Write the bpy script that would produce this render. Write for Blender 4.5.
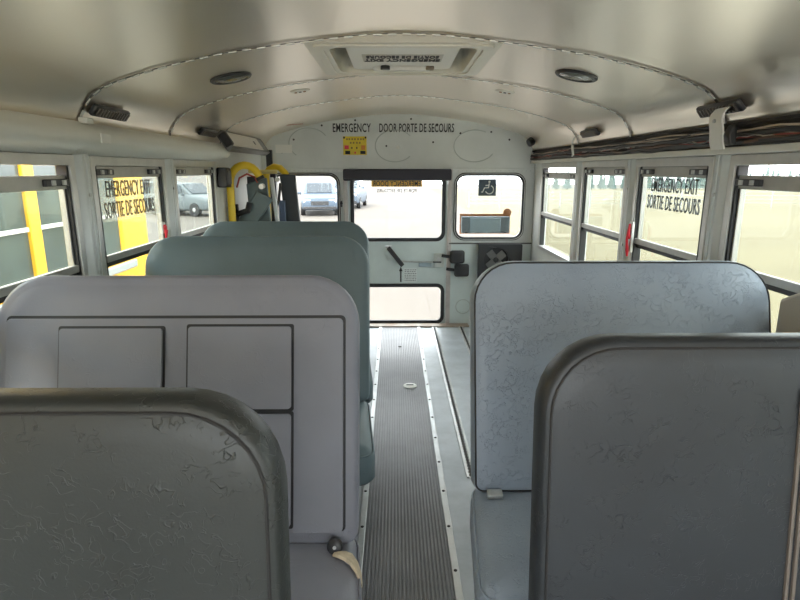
import bpy, bmesh, math, random
from mathutils import Vector, Matrix, noise
from mathutils.geometry import tessellate_polygon
R = math.radians
random.seed(7)
scene = bpy.context.scene
col = scene.collection
for o in list(bpy.data.objects): bpy.data.objects.remove(o)

# ------------------------------------------------------------------ camera, sky, exposure
cd = bpy.data.cameras.new('camera'); cam = bpy.data.objects.new('camera', cd); col.objects.link(cam)
cd.sensor_fit = 'HORIZONTAL'; cd.sensor_width = 36.0; cd.lens = 36.0*560/800; cd.clip_start = 0.02; cd.clip_end = 2000
cam.location = (-0.03, 0, 1.31)
cam.rotation_euler = (R(90-13.069), 0, R(-0.498))
scene.camera = cam
W = bpy.data.worlds.new('sky'); scene.world = W; W.use_nodes = True
bg = W.node_tree.nodes['Background']; bg.inputs[0].default_value = (0.93, 0.97, 1.0, 1); bg.inputs[1].default_value = 2.6
sd = bpy.data.lights.new('sun', 'SUN'); sd.energy = 2.2; sd.angle = R(12); sd.color = (1, .95, .86)
sun = bpy.data.objects.new('sun', sd); col.objects.link(sun); sun.rotation_euler = (R(38), 0, R(-35))
vs = scene.view_settings
vs.view_transform = 'Standard'; vs.look = 'None'; vs.gamma = 1; vs.use_curve_mapping = False; vs.exposure = 1.38

# ------------------------------------------------------------------ helpers
def tag(o, label=None, cat=None, group=None, kind=None):
    if label: o['label'] = label
    if cat: o['category'] = cat
    if group: o['group'] = group
    if kind: o['kind'] = kind
    return o
def empty(name, loc=(0, 0, 0), rz=0, label=None, cat=None, group=None, kind=None):
    o = bpy.data.objects.new(name, None); col.objects.link(o); o.location = loc; o.rotation_euler = (0, 0, rz)
    o.empty_display_size = .1
    return tag(o, label, cat, group, kind)
def link(name, me, mat, parent=None, smooth=True, ang=38):
    o = bpy.data.objects.new(name, me); col.objects.link(o)
    if mat is not None and not me.materials: me.materials.append(mat)
    if smooth:
        for p in me.polygons: p.use_smooth = True
        me.set_sharp_from_angle(angle=R(ang))
    if parent: o.parent = parent
    return o
def bevel(o, w=.004, seg=2):
    m = o.modifiers.new('bevel', 'BEVEL'); m.width = w; m.segments = seg; m.limit_method = 'ANGLE'; m.angle_limit = R(35)
    return o
class MB:
    def __init__(s): s.v = []; s.f = []
    def box(s, x0, x1, y0, y1, z0, z1):
        b = len(s.v)
        s.v += [Vector(p) for p in ((x0,y0,z0),(x1,y0,z0),(x1,y1,z0),(x0,y1,z0),(x0,y0,z1),(x1,y0,z1),(x1,y1,z1),(x0,y1,z1))]
        s.f += [[b+i for i in q] for q in ((0,3,2,1),(4,5,6,7),(0,1,5,4),(1,2,6,5),(2,3,7,6),(3,0,4,7))]
        return s
    def obox(s, c, ax, ay, az):   # oriented box: centre and three half vectors
        b = len(s.v); c, ax, ay, az = map(Vector, (c, ax, ay, az))
        for k in (-1, 1):
            for i, j in ((-1,-1),(1,-1),(1,1),(-1,1)): s.v.append(c+ax*i+ay*j+az*k)
        s.f += [[b+i for i in q] for q in ((0,3,2,1),(4,5,6,7),(0,1,5,4),(1,2,6,5),(2,3,7,6),(3,0,4,7))]
        return s
    def rings(s, rs, close=True, cap0=True, cap1=True):
        b = len(s.v); n = len(rs[0])
        for r in rs: s.v += [Vector(p) for p in r]
        for k in range(len(rs)-1):
            for i in range(n if close else n-1):
                j = (i+1) % n
                s.f.append([b+k*n+i, b+k*n+j, b+(k+1)*n+j, b+(k+1)*n+i])
        if close and cap0: s.f.append([b+i for i in range(n)][::-1])
        if close and cap1: s.f.append([b+(len(rs)-1)*n+i for i in range(n)])
        return s
    def tube(s, path, r, n=10, closed=False):
        path = [Vector(p) for p in path]; rs = []; up = None; m = len(path)
        for i, p in enumerate(path):
            if closed: t = path[(i+1) % m]-path[i-1]
            else: t = path[min(i+1, m-1)]-path[max(i-1, 0)]
            t.normalize()
            if up is None:
                up = t.orthogonal().normalized()
            up = (up-t*up.dot(t)).normalized(); w = t.cross(up)
            rr = r[i] if isinstance(r, (list, tuple)) else r
            rs.append([p+(up*math.cos(a)+w*math.sin(a))*rr for a in [2*math.pi*k/n for k in range(n)]])
        if closed: rs.append(rs[0])
        return s.rings(rs, True, not closed, not closed)
    def cyl(s, c, axis, r, h, n=20):
        a = Vector(axis).normalized()*h/2; c = Vector(c); return s.tube([c-a, c+a], r, n)
    def lathe(s, prof, c, axis, n=28):   # prof: (radius, height along axis)
        a = Vector(axis).normalized(); u = a.orthogonal().normalized(); w = a.cross(u); c = Vector(c)
        return s.rings([[c+a*h+(u*math.cos(t)+w*math.sin(t))*max(r, 1e-4) for t in [2*math.pi*k/n for k in range(n)]] for r, h in prof])
    def plate(s, outer, holes, M, t):    # 2D outline with holes, extruded by t along the matrix' third axis
        loops = [[Vector((p[0], p[1], 0)) for p in l] for l in [outer]+list(holes)]
        flat = [p for l in loops for p in l]; tri = tessellate_polygon(loops); b = len(s.v); n = len(flat)
        s.v += [M @ p for p in flat]+[M @ (p+Vector((0, 0, t))) for p in flat]
        for q in tri:
            A, B, C_ = (flat[i] for i in q)
            q = list(q) if (B-A).cross(C_-A).z > 0 else list(q)[::-1]
            s.f.append([b+i for i in q][::-1]); s.f.append([b+n+i for i in q])
        k = 0
        for l in loops:
            m = len(l)
            area = sum(l[i].x*l[(i+1) % m].y-l[(i+1) % m].x*l[i].y for i in range(m))
            first = (k == 0)
            for i in range(m):
                j = (i+1) % m; q = [b+k+i, b+k+j, b+n+k+j, b+n+k+i]
                if (area > 0) != first: q = q[::-1]
                s.f.append(q)
            k += m
        return s
    def mesh(s, name):
        me = bpy.data.meshes.new(name); me.from_pydata([tuple(v) for v in s.v], [], s.f); me.update(); return me
    def build(s, name, mat, parent=None, smooth=True, ang=38, bev=None):
        o = link(name, s.mesh(name), mat, parent, smooth, ang)
        if bev: bevel(o, bev)
        return o
def rrect(x0, x1, y0, y1, r, n=6, rb=None):   # rounded rectangle, ccw; rb = bottom radius
    rb = r if rb is None else rb; out = []
    for cx, cy, a0, q in ((x1, y1, 0, r), (x0, y1, 90, r), (x0, y0, 180, rb), (x1, y0, 270, rb)):
        sx = -1 if cx == x1 else 1; sy = -1 if cy == y1 else 1
        for k in range(n+1):
            a = R(a0+90*k/n); out.append((cx+sx*q+q*math.cos(a), cy+sy*q+q*math.sin(a)))
    return out
def copy_tree(o, parent=None):
    c = o.copy(); col.objects.link(c); c.parent = parent
    for ch in list(o.children): copy_tree(ch, c)
    return c
MXZ = lambda y: Matrix(((1,0,0,0),(0,0,-1,y),(0,1,0,0),(0,0,0,1)))      # (u,v)->(x=u,z=v), thickness towards -y (camera)
MYZ = lambda x, s=1: Matrix(((0,0,s,x),(1,0,0,0),(0,1,0,0),(0,0,0,1)))  # (u,v)->(y=u,z=v), thickness along s*x
def text(name, body, mat, M, size, parent, sx=1.0, depth=.0015, bold=0.0, align='CENTER', mirror=False):
    c = bpy.data.curves.new(name, 'FONT'); c.body = body; c.size = size; c.align_x = align; c.align_y = 'CENTER'
    c.extrude = depth; c.offset = bold; c.resolution_u = 3; c.space_line = .95; c.space_character = 1.07; sx /= 1.06
    t = bpy.data.objects.new(name+'_c', c); col.objects.link(t)
    bpy.context.view_layer.update()
    me = bpy.data.meshes.new_from_object(t.evaluated_get(bpy.context.evaluated_depsgraph_get()))
    bpy.data.objects.remove(t)
    me.transform(Matrix.Diagonal((-sx if mirror else sx, 1, 1, 1)))
    if mirror: me.flip_normals()
    me.transform(M); me.name = name
    me.materials.clear()
    return link(name, me, mat, parent, smooth=False)

# ------------------------------------------------------------------ materials
MATS = {}
def mat(name, color, rough=.5, metal=0.0, noise_amt=0.0, noise_scale=8, bump=0.0, bump_scale=60, spec=.5, color2=None, stretch=None, rough_var=0.0, coat=0):
    if name in MATS: return MATS[name]
    m = bpy.data.materials.new(name); m.use_nodes = True; nt = m.node_tree; b = nt.nodes['Principled BSDF']
    b.inputs['Base Color'].default_value = (*color, 1); b.inputs['Roughness'].default_value = rough
    b.inputs['Metallic'].default_value = metal; b.inputs['Specular IOR Level'].default_value = spec
    b.inputs['Coat Weight'].default_value = coat
    tc = nt.nodes.new('ShaderNodeTexCoord'); mp = nt.nodes.new('ShaderNodeMapping')
    if stretch: mp.inputs['Scale'].default_value = stretch
    nt.links.new(tc.outputs['Object'], mp.inputs[0])
    if noise_amt or color2 or rough_var:
        n = nt.nodes.new('ShaderNodeTexNoise'); n.inputs['Scale'].default_value = noise_scale; n.inputs['Detail'].default_value = 6
        n.inputs['Roughness'].default_value = .62
        nt.links.new(mp.outputs[0], n.inputs['Vector'])
        if noise_amt or color2:
            mx = nt.nodes.new('ShaderNodeMix'); mx.data_type = 'RGBA'
            c2 = color2 or tuple(max(0, c*(1-noise_amt)) for c in color)
            mr = nt.nodes.new('ShaderNodeMapRange'); mr.inputs[1].default_value = .35; mr.inputs[2].default_value = .68
            nt.links.new(n.outputs[0], mr.inputs[0]); nt.links.new(mr.outputs[0], mx.inputs[0])
            mx.inputs[6].default_value = (*color, 1); mx.inputs[7].default_value = (*c2, 1)
            nt.links.new(mx.outputs[2], b.inputs['Base Color'])
        if rough_var:
            mr2 = nt.nodes.new('ShaderNodeMapRange'); mr2.inputs[3].default_value = rough-rough_var; mr2.inputs[4].default_value = rough+rough_var
            nt.links.new(n.outputs[0], mr2.inputs[0]); nt.links.new(mr2.outputs[0], b.inputs['Roughness'])
    if bump:
        n2 = nt.nodes.new('ShaderNodeTexNoise'); n2.inputs['Scale'].default_value = bump_scale; n2.inputs['Detail'].default_value = 4
        nt.links.new(mp.outputs[0], n2.inputs['Vector'])
        bp = nt.nodes.new('ShaderNodeBump'); bp.inputs['Strength'].default_value = bump; bp.inputs['Distance'].default_value = .004
        nt.links.new(n2.outputs[0], bp.inputs['Height']); nt.links.new(bp.outputs[0], b.inputs['Normal'])
    MATS[name] = m
    return m
def vinyl(name, color, wrinkle=.5, rough=.42, wscale=9, color2=None, cover=0.0):
    m = bpy.data.materials.new(name); m.use_nodes = True; nt = m.node_tree; b = nt.nodes['Principled BSDF']
    b.inputs['Roughness'].default_value = rough; b.inputs['Specular IOR Level'].default_value = .45
    N = nt.nodes.new; L = nt.links.new
    tc = N('ShaderNodeTexCoord')
    # soft wear in the colour
    n = N('ShaderNodeTexNoise'); n.inputs['Scale'].default_value = 5; n.inputs['Detail'].default_value = 7; L(tc.outputs['Object'], n.inputs['Vector'])
    mr = N('ShaderNodeMapRange'); mr.inputs[1].default_value = .35; mr.inputs[2].default_value = .7; L(n.outputs[0], mr.inputs[0])
    mx = N('ShaderNodeMix'); mx.data_type = 'RGBA'; mx.inputs[6].default_value = (*color, 1)
    mx.inputs[7].default_value = (*(color2 or tuple(c*.86 for c in color)), 1); L(mr.outputs[0], mx.inputs[0]); L(mx.outputs[2], b.inputs['Base Color'])
    # wrinkles: short fine creases, gathered in patches
    rg = N('ShaderNodeTexNoise'); rg.inputs['Scale'].default_value = wscale*4; rg.inputs['Detail'].default_value = 1.5; rg.inputs['Distortion'].default_value = .9; L(tc.outputs['Object'], rg.inputs['Vector'])
    sb = N('ShaderNodeMath'); sb.operation = 'SUBTRACT'; L(rg.outputs[0], sb.inputs[0]); sb.inputs[1].default_value = .5
    ab = N('ShaderNodeMath'); ab.operation = 'ABSOLUTE'; L(sb.outputs[0], ab.inputs[0])
    rr = N('ShaderNodeMapRange'); rr.inputs[1].default_value = 0; rr.inputs[2].default_value = .028; rr.inputs[3].default_value = 1; rr.inputs[4].default_value = 0; L(ab.outputs[0], rr.inputs[0])
    pn = N('ShaderNodeTexNoise'); pn.inputs['Scale'].default_value = wscale*1.7; pn.inputs['Detail'].default_value = 2; L(tc.outputs['Object'], pn.inputs['Vector'])
    pm = N('ShaderNodeMapRange'); pm.inputs[1].default_value = .48-cover; pm.inputs[2].default_value = .62-cover; L(pn.outputs[0], pm.inputs[0])
    p2 = N('ShaderNodeTexNoise'); p2.inputs['Scale'].default_value = 2.6; p2.inputs['Detail'].default_value = 1; L(tc.outputs['Object'], p2.inputs['Vector'])
    pq = N('ShaderNodeMapRange'); pq.inputs[1].default_value = .38-cover; pq.inputs[2].default_value = .6-cover; pq.inputs[3].default_value = .15; L(p2.outputs[0], pq.inputs[0])
    m0 = N('ShaderNodeMath'); m0.operation = 'MULTIPLY'; L(pm.outputs[0], m0.inputs[0]); L(pq.outputs[0], m0.inputs[1])
    ml = N('ShaderNodeMath'); ml.operation = 'MULTIPLY'; L(rr.outputs[0], ml.inputs[0]); L(m0.outputs[0], ml.inputs[1])
    b1 = N('ShaderNodeBump'); b1.inputs['Strength'].default_value = wrinkle; b1.inputs['Distance'].default_value = .003; L(ml.outputs[0], b1.inputs['Height'])
    gr = N('ShaderNodeTexNoise'); gr.inputs['Scale'].default_value = 260; gr.inputs['Detail'].default_value = 2; L(tc.outputs['Object'], gr.inputs['Vector'])
    b2 = N('ShaderNodeBump'); b2.inputs['Strength'].default_value = .18; b2.inputs['Distance'].default_value = .001; L(gr.outputs[0], b2.inputs['Height']); L(b1.outputs[0], b2.inputs['Normal'])
    L(b2.outputs[0], b.inputs['Normal'])
    MATS[name] = m; return m
def glass(name, tint, dirt=.03, refl=1.0):
    m = bpy.data.materials.new(name); m.use_nodes = True; nt = m.node_tree; N = nt.nodes.new; L = nt.links.new
    nt.nodes.remove(nt.nodes['Principled BSDF']); out = nt.nodes['Material Output']
    tr = N('ShaderNodeBsdfTransparent'); tr.inputs[0].default_value = (*tint, 1)
    gl = N('ShaderNodeBsdfGlossy'); gl.inputs['Roughness'].default_value = .02; gl.inputs[0].default_value = (.9, .95, .95, 1)
    lw = N('ShaderNodeLayerWeight'); lw.inputs[0].default_value = .5
    pw = N('ShaderNodeMath'); pw.operation = 'POWER'; pw.inputs[1].default_value = 4.5; L(lw.outputs['Facing'], pw.inputs[0])
    fr = N('ShaderNodeMapRange'); fr.inputs[3].default_value = .022; fr.inputs[4].default_value = .6; L(pw.outputs[0], fr.inputs[0])
    ml = N('ShaderNodeMath'); ml.operation = 'MULTIPLY'; ml.inputs[1].default_value = refl; L(fr.outputs[0], ml.inputs[0])
    mx = N('ShaderNodeMixShader'); L(ml.outputs[0], mx.inputs[0]); L(tr.outputs[0], mx.inputs[1]); L(gl.outputs[0], mx.inputs[2])
    df = N('ShaderNodeBsdfTranslucent'); df.inputs[0].default_value = (.8, .82, .8, 1)
    tc = N('ShaderNodeTexCoord'); n = N('ShaderNodeTexNoise'); n.inputs['Scale'].default_value = 7; n.inputs['Detail'].default_value = 8; L(tc.outputs['Object'], n.inputs['Vector'])
    mr = N('ShaderNodeMapRange'); mr.inputs[1].default_value = .3; mr.inputs[2].default_value = .75; mr.inputs[3].default_value = dirt*.4; mr.inputs[4].default_value = dirt*1.8; L(n.outputs[0], mr.inputs[0])
    m2 = N('ShaderNodeMixShader'); L(mr.outputs[0], m2.inputs[0]); L(mx.outputs[0], m2.inputs[1]); L(df.outputs[0], m2.inputs[2])
    L(m2.outputs[0], out.inputs[0]); MATS[name] = m; return m

ROOF = mat('satin_galvanised_steel', (.88, .805, .705), .30, .82)
PAINT = mat('grey_green_wall_paint', (.69, .71, .69), .45, 0, .10, 4)
DOORP = mat('pale_door_paint', (.64, .71, .70), .42, 0, .10, 5)
HEAD = mat('light_grey_header_paint', (.76, .76, .71), .38, 0, .05, 4)
ALU = mat('window_aluminium', (.66, .655, .63), .36, .55, .12, 14)
ALUD = mat('worn_aluminium', (.62, .63, .62), .4, .7, .2, 20)
RAIL = mat('dull_sash_aluminium', (.50, .49, .46), .42, .5, .15, 14)
PILL = mat('pillar_paint', (.66, .69, .69), .4, .15, .1, 6)
BLACK = mat('black_rubber', (.018, .018, .02), .5)
BLKP = mat('black_plastic', (.03, .03, .033), .38)
DARK = mat('dark_grime', (.045, .04, .038), .7, 0, .5, 18)
SEAM = mat('dark_sealant', (.10, .095, .09), .6)
MAT_R = mat('ribbed_rubber_mat', (.21, .21, .225), .32, 0, .25, 5)
PLATE = mat('floor_plate_paint', (.50, .535, .565), .40, .2, .25, 5, bump=.1, bump_scale=40)
WHITE = mat('white_plastic', (.8, .79, .75), .4)
CREAM = mat('cream_fibreglass', (.78, .75, .67), .38)
INK = mat('black_ink', (.02, .02, .022), .6)
FILM2 = mat('faded_grey_ink', (.22, .21, .20), .6)
FILM = mat('grey_ink', (.16, .17, .18), .6)
YELLOW = mat('yellow_powder_coat', (.82, .56, .02), .35)
ORANGE = mat('orange_reflective_tape', (.95, .52, .05), .4)
BUSY = mat('school_bus_yellow', (.90, .50, .03), .35, 0, .08, 2)
RED = mat('red_plastic', (.75, .03, .05), .35)
RUST = mat('rust', (.38, .14, .04), .8, 0, .5, 30)
LIFTG = mat('lift_grey_green_steel', (.12, .16, .165), .42, .3, .2, 8)
STEEL = mat('steel', (.6, .6, .6), .3, .9)
FOAM = mat('beige_torn_foam', (.70, .58, .42), .9, 0, .3, 60)
BEIGE = mat('beige_moulding', (.58, .54, .47), .45)
STITCH = mat('dark_stitching', (.022, .02, .02), .6)
VIN_A = vinyl('vinyl_smoke_grey', (.038, .041, .039), .45, .40, 13, (.030, .032, .030))  # dark vinyl, base darkened further to stand in for foreground shade
VIN_B = vinyl('vinyl_mauve_grey', (.255, .258, .30), .25, .42, 8, (.22, .222, .262))
VIN_C = vinyl('vinyl_teal_grey', (.135, .185, .205), .25, .42, 8)
VIN_D = vinyl('vinyl_blue_grey', (.315, .365, .435), .70, .36, 15, (.275, .32, .385), .08)
VIN_E = vinyl('vinyl_charcoal_grey', (.033, .037, .043), .55, .40, 14, (.028, .030, .034))  # dark cover, with the dimness of the near right seat put into its colour
GL_SIDE = glass('tinted_side_glass', (.84, .875, .85), .004)
GL_REAR = glass('clear_rear_glass', (.97, .98, .975), .003)
GL_HAZE = glass('white_film', (.80, .81, .81), .10, .3)
INKF = glass('faded_lettering_film', (.40, .38, .36), .02, .3)
BUSGL = mat('dark_bus_glass', (.09, .115, .105), .12, 0, .3, 3)

# ------------------------------------------------------------------ dimensions
HX = 1.12; YR = 4.72; YF = -1.45; TH = .05
RIBS = [-1.16, -.38, .42, 1.20, 1.98, 2.76, 3.54]
PROF = [(0,1.75),(.12,1.747),(.268,1.733),(.31,1.727),(.4,1.716),(.5,1.703),(.62,1.685),(.75,1.657),(.83,1.638),(.90,1.618),(.96,1.599),(1.01,1.578),(1.045,1.553),(1.07,1.523),(1.09,1.488),(1.10,1.45),(1.15,1.42)]
def roof_z(x):
    x = abs(x)
    for (a, za), (b, zb) in zip(PROF, PROF[1:]):
        if x <= b: return za+(zb-za)*(x-a)/(b-a)
    return PROF[-1][1]
FULL = [(-x, z) for x, z in PROF[:0:-1]]+PROF

# ------------------------------------------------------------------ outside ground
def quad(name, x0, x1, y0, y1, z, m): return MB().box(x0, x1, y0, y1, z-.2, z).build(name, m, smooth=False)
SAND = mat('pale_gravel', (.118, .102, .086), .9, 0, .24, .35, bump=.3, bump_scale=8)
STRAW = mat('straw_field', (.136, .112, .057), .9, 0, .22, .25, stretch=(.25, 1.6, 1), color2=(.112, .091, .045))
PADM = mat('crushed_limestone', (.50, .46, .40), .9, 0, .12, 1.2, bump=.4, bump_scale=14)  # pale stone, meant to bounce light up through the windows
tag(quad('ground', -250, 420, -120, 420, -9.0, SAND), 'sandy ground far below the field edge', 'ground', kind='structure')
tag(MB().plate([(-250, 7.4), (4, 7.4), (4, 420), (-250, 420)], [], Matrix.Translation((0, 0, -.97)), .1).build('lot', SAND, smooth=False), 'sandy lot behind the bus with parked cars', 'ground', kind='structure')
tag(quad('gravel_pad', -40, 4, -40, 7.4, -.87, PADM), 'pale crushed stone pad the buses stand on', 'ground', kind='structure')  # added around the buses to brighten the ceiling, mostly out of view
FS = .025
fm = MB(); fm.rings([[(4, y, z-.2), (400, y, z-.2), (400, y, z), (4, y, z)] for y, z in ((-60, -.87), (0, -.87), (320, -.87-320*FS))])
tag(fm.build('field', STRAW, smooth=False), 'dry straw coloured field sloping away beyond the right windows', 'field', kind='structure')

# ------------------------------------------------------------------ bus shell: ceiling
ceiling = empty('ceiling', (0, 1.4, 1.75), label='curved satin steel bus ceiling with riveted panel seams', cat='ceiling', kind='structure')
inv = Matrix.Translation((0, -1.4, -1.75))
def child(o, p):   # keep world place under an empty that only translates
    o.parent = p; o.matrix_parent_inverse = p.matrix_basis.inverted(); return o
HP = RIBS.index(1.98)+1
ys = [YF]+RIBS+[YR+.03]
for k in range(len(ys)-1):
    y0, y1 = ys[k], ys[k+1]
    sub = [y0, y1] if k != HP else [y0, 2.075, 2.61, y1]
    mb = MB()
    dz = 0
    for i, y in enumerate(sub): mb.v += [Vector((x, y, z+dz)) for x, z in FULL]
    n = len(FULL)
    for i in range(len(sub)-1):
        for j in range(n-1):
            if k == HP and i == 1 and abs(FULL[j][0]+FULL[j+1][0])/2 < .26: continue
            mb.f.append([i*n+j, i*n+j+1, (i+1)*n+j+1, (i+1)*n+j])
    child(mb.build('roof_panel', ROOF, ang=60), ceiling)
    if k > 0:
        y = ys[k]
        mb = MB(); lo = []; hi = []
        F2 = [p for p in FULL if abs(p[0]) <= 1.10]
        mb.rings([[(x*.998, y-.008, z-.0045) for x, z in F2], [(x*.998, y+.008, z-.0045) for x, z in F2]], close=False)
        seam = child(mb.build('seam_strip', SEAM, ang=60), ceiling)
        # little fixing tabs along the seam, too small to pick apart
        mt = MB(); s = 0; acc = 0.0; pts = F2
        for (xa, za), (xb, zb) in zip(pts, pts[1:]):
            L_ = math.hypot(xb-xa, zb-za); t = (-acc) % .048
            while t < L_:
                q = t/L_; p = Vector((xa+(xb-xa)*q, y, za+(zb-za)*q)); d = Vector((xb-xa, 0, zb-za))/L_; nn = Vector((-d.z, 0, d.x))
                if nn.z > 0: nn = -nn
                mt.obox(p+nn*.0075, d*.014, Vector((0, .0055, 0)), nn*.002); t += .048
            acc += L_
        tb = child(mt.build('seam_tab', ALU, smooth=False), ceiling); tb['kind'] = 'stuff'

# ------------------------------------------------------------------ side walls, pillars, windows
WZ0, WZ1 = .70, 1.36
LWIN = [(-.33,.37),(.47,1.15),(1.25,1.95),(2.05,2.71),(2.81,3.47)]  # first two windows on each side are unseen, added for daylight
RWIN = [(-.33,.37),(.47,1.15),(1.25,1.95),(2.05,2.71),(2.81,3.49),(3.59,4.46)]
def side_wall(s, wins, name, label):
    mb = MB(); a, b = sorted((s*HX, s*(HX+TH)))
    mb.box(a, b, YF, YR+.03, -.04, WZ0); mb.box(a, b, YF, YR+.03, WZ1, 1.46)
    edges = [YF]+[e for w in wins for e in w]+[YR+.03]
    for i in range(0, len(edges), 2):
        y0, y1 = edges[i], edges[i+1]
        mb.box(a, b, y0, y1, WZ0, WZ1)
    w = mb.build(name, PAINT, smooth=False); tag(w, label, 'wall', kind='structure')
    # raised hat-section pillars between windows
    for i in range(len(wins)-1):
        y0, y1 = wins[i][1], wins[i+1][0]; c = (y0+y1)/2
        m2 = MB(); xi = s*(HX-.022); pr = [(c-.058, s*HX), (c-.034, xi+s*.006), (c-.020, xi), (c-.004, xi), (c, xi+s*.006), (c+.004, xi), (c+.020, xi), (c+.034, xi+s*.006), (c+.058, s*HX)]
        m2.rings([[(x, y, WZ0-.02) for y, x in pr], [(x, y, WZ1+.01) for y, x in pr]], close=False)
        p = m2.build('pillar', PILL, w, ang=20)
        m3 = MB()
        for z in (1.225, .95): m3.cyl((xi-s*.002, c, z), (1, 0, 0), .007, .006, 10)
        m3.build('bolt', ALUD, p)
    return w
wl = side_wall(-1, LWIN, 'wall_left', 'left bus side wall with window pillars painted light grey')
wr = side_wall(1, RWIN, 'wall_right', 'right bus side wall with window pillars painted light grey')
wcount = [0]
def side_window(s, y0, y1, label, drop=0.0, emerg=False, film=False, drop_low=0):
    wcount[0] += 1
    root = empty('window_%d' % wcount[0], (s*HX, (y0+y1)/2, WZ0), label=label, cat='window', kind='structure')
    xo = s*(HX+.012)
    def P(o): return child(o, root)
    # outer fixed frame
    mb = MB(); mb.plate(rrect(y0, y1, WZ0, WZ1, .004, 1), [rrect(y0+.03, y1-.03, WZ0+.03, WZ1-.035, .008, 2)], MYZ(s*(HX-.012), s), .05)
    P(mb.build('frame', ALU, bev=.003))
    a, b = y0+.03, y1-.03
    # inner black gasket strips on the jambs
    for yy, wd in ((a, .022 if emerg else .010), (b-.012, .012)):
        P(MB().box(*sorted((s*(HX-.004), s*(HX+.03))), yy, yy+wd, WZ0+.03, WZ1-.035).build('gasket', BLACK, smooth=False))
    top = WZ1-.035-drop
    # upper sash
    mid = .985-drop_low
    P(MB().box(*sorted((s*(HX+.002), s*(HX+.0135))), a, b, top-.045, top).build('sash_top_rail', RAIL, bev=.003))
    P(MB().box(*sorted((s*(HX-.004), s*(HX+.0135))), a, b, mid-.018, mid+.008).build('sash_bottom_rail', RAIL, bev=.003))
    P(MB().box(*sorted((s*(HX+.006), s*(HX+.028))), a, b, mid-.036, mid-.0185).build('rail_seal', BLACK, smooth=False))
    for yy in (a+.022 if emerg else a+.012, b-.028):
        P(MB().box(*sorted((s*(HX+.006), s*(HX+.026))), yy+.006, yy+.014, mid, top-.03).build('sash_stile', RAIL, bev=.002))
    # spring latches on the sash top rail
    for yy in (a+.075, b-.075):
        l = P(MB().box(*sorted((s*(HX-.010), s*(HX+.006))), yy-.065, yy+.065, top-.034, top-.012).build('latch', BLKP, bev=.003))
        m2 = MB()
        for d in (-.03, .028): m2.box(*sorted((s*(HX-.016), s*(HX-.006))), yy+d-.008, yy+d+.008, top-.031, top-.015)
        t = m2.build('latch_tab', ALUD, smooth=False); child(t, l)
    up = P(MB().box(*sorted((s*(HX+.014), s*(HX+.018))), a, b, mid, top-.04).build('upper_pane', GL_SIDE, smooth=False))
    P(MB().box(*sorted((s*(HX+.030), s*(HX+.034))), a, b, WZ0+.02, mid-.01).build('lower_pane', GL_SIDE, smooth=False))
    return root
for i, (y0, y1) in enumerate(LWIN):
    lab = ['split side window in the left wall behind the viewer', 'split side window in the left wall beside the viewer',
           'left split window nearest the viewer, upper sash slid down, yellow bus outside', 'left emergency exit window with faint lettering over the yellow bus', 'rearmost left window, grey car outside'][i]
    side_window(-1, y0, y1, lab, drop=.032 if i == 2 else 0, emerg=i == 3)
for i, (y0, y1) in enumerate(RWIN):
    lab = ['split side window in the right wall behind the viewer', 'split side window in the right wall beside the viewer', 'right window nearest the viewer with its upper sash slid down',
           'right emergency exit window with dark bilingual lettering', 'right split window between emergency exit window and rearmost window', 'rearmost right window with an open gap above its sash'][i]
    side_window(1, y0, y1, lab, drop=.032 if i in (2, 5) else 0, emerg=i == 3)
byname = {o.name: o for o in bpy.data.objects}
ML = Matrix.Translation((-HX-.0095, 0, 0)) @ Matrix(((0,0,1,0),(1,0,0,0),(0,1,0,0),(0,0,0,1)))     # left wall: reading direction +y
MR_ = Matrix.Translation((HX+.0125, 0, 0)) @ Matrix(((0,0,-1,0),(-1,0,0,0),(0,1,0,0),(0,0,0,1)))   # right wall: reading direction -y
wL = byname['window_4']; wR = byname['window_9']
film = child(MB().box(-HX-.0135, -HX-.0130, 2.10, 2.655, 1.115, 1.275).build('film', GL_HAZE, smooth=False), wL)
for body, z in (('EMERGENCY EXIT', 1.235), ('SORTIE DE SECOURS', 1.155)):
    sx = .555 if body[0] == 'E' else .535
    child(text('lettering', body, INKF, ML @ Matrix.Translation((2.375, z, 0)), .090, None, sx=sx, bold=0), wL)
for body, z in (('EMERGENCY EXIT', 1.243), ('SORTIE DE SECOURS', 1.168)):
    sx = .585 if body[0] == 'E' else .57
    child(text('lettering', body, FILM, MR_ @ Matrix.Translation((-2.378, z, 0)), .086, None, sx=sx, bold=.0003), wR)

# red release handles on the emergency exit windows
def release(name, s, y, z0, z1, label):
    r = empty(name, (s*(HX-.012), y, z0), label=label, cat='handle', group='emergency window release handles')
    x = s*(HX-.02)
    child(bevel(MB().box(*sorted((s*(HX-.012), s*(HX-.026))), y-.018, y+.018, z0+.02, z1).build('mount_plate', ALU, smooth=False), .003), r)
    pts = [(x-s*.008, y, z1-.01), (x-s*.014, y-.004, z1-.05), (x-s*.016, y+.004, (z0+z1)/2), (x-s*.014, y-.003, z0+.03), (x-s*.010, y, z0)]
    child(MB().tube(pts, [.006, .008, .006, .008, .005], 10).build('lever', RED), r)
    child(MB().lathe([(.013, 0), (.013, .012), (.008, .016)], (x, y, (z0+z1)/2+.012), (-s, 0, 0), 16).build('pivot', RED), r)
release('release_handle', 1, 2.675, .905, 1.07, 'red release handle at the left edge of the right emergency window')
release('release_handle', -1, 2.60, 1.005, 1.075, 'small red release handle at the rear edge of the left emergency window')

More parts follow.
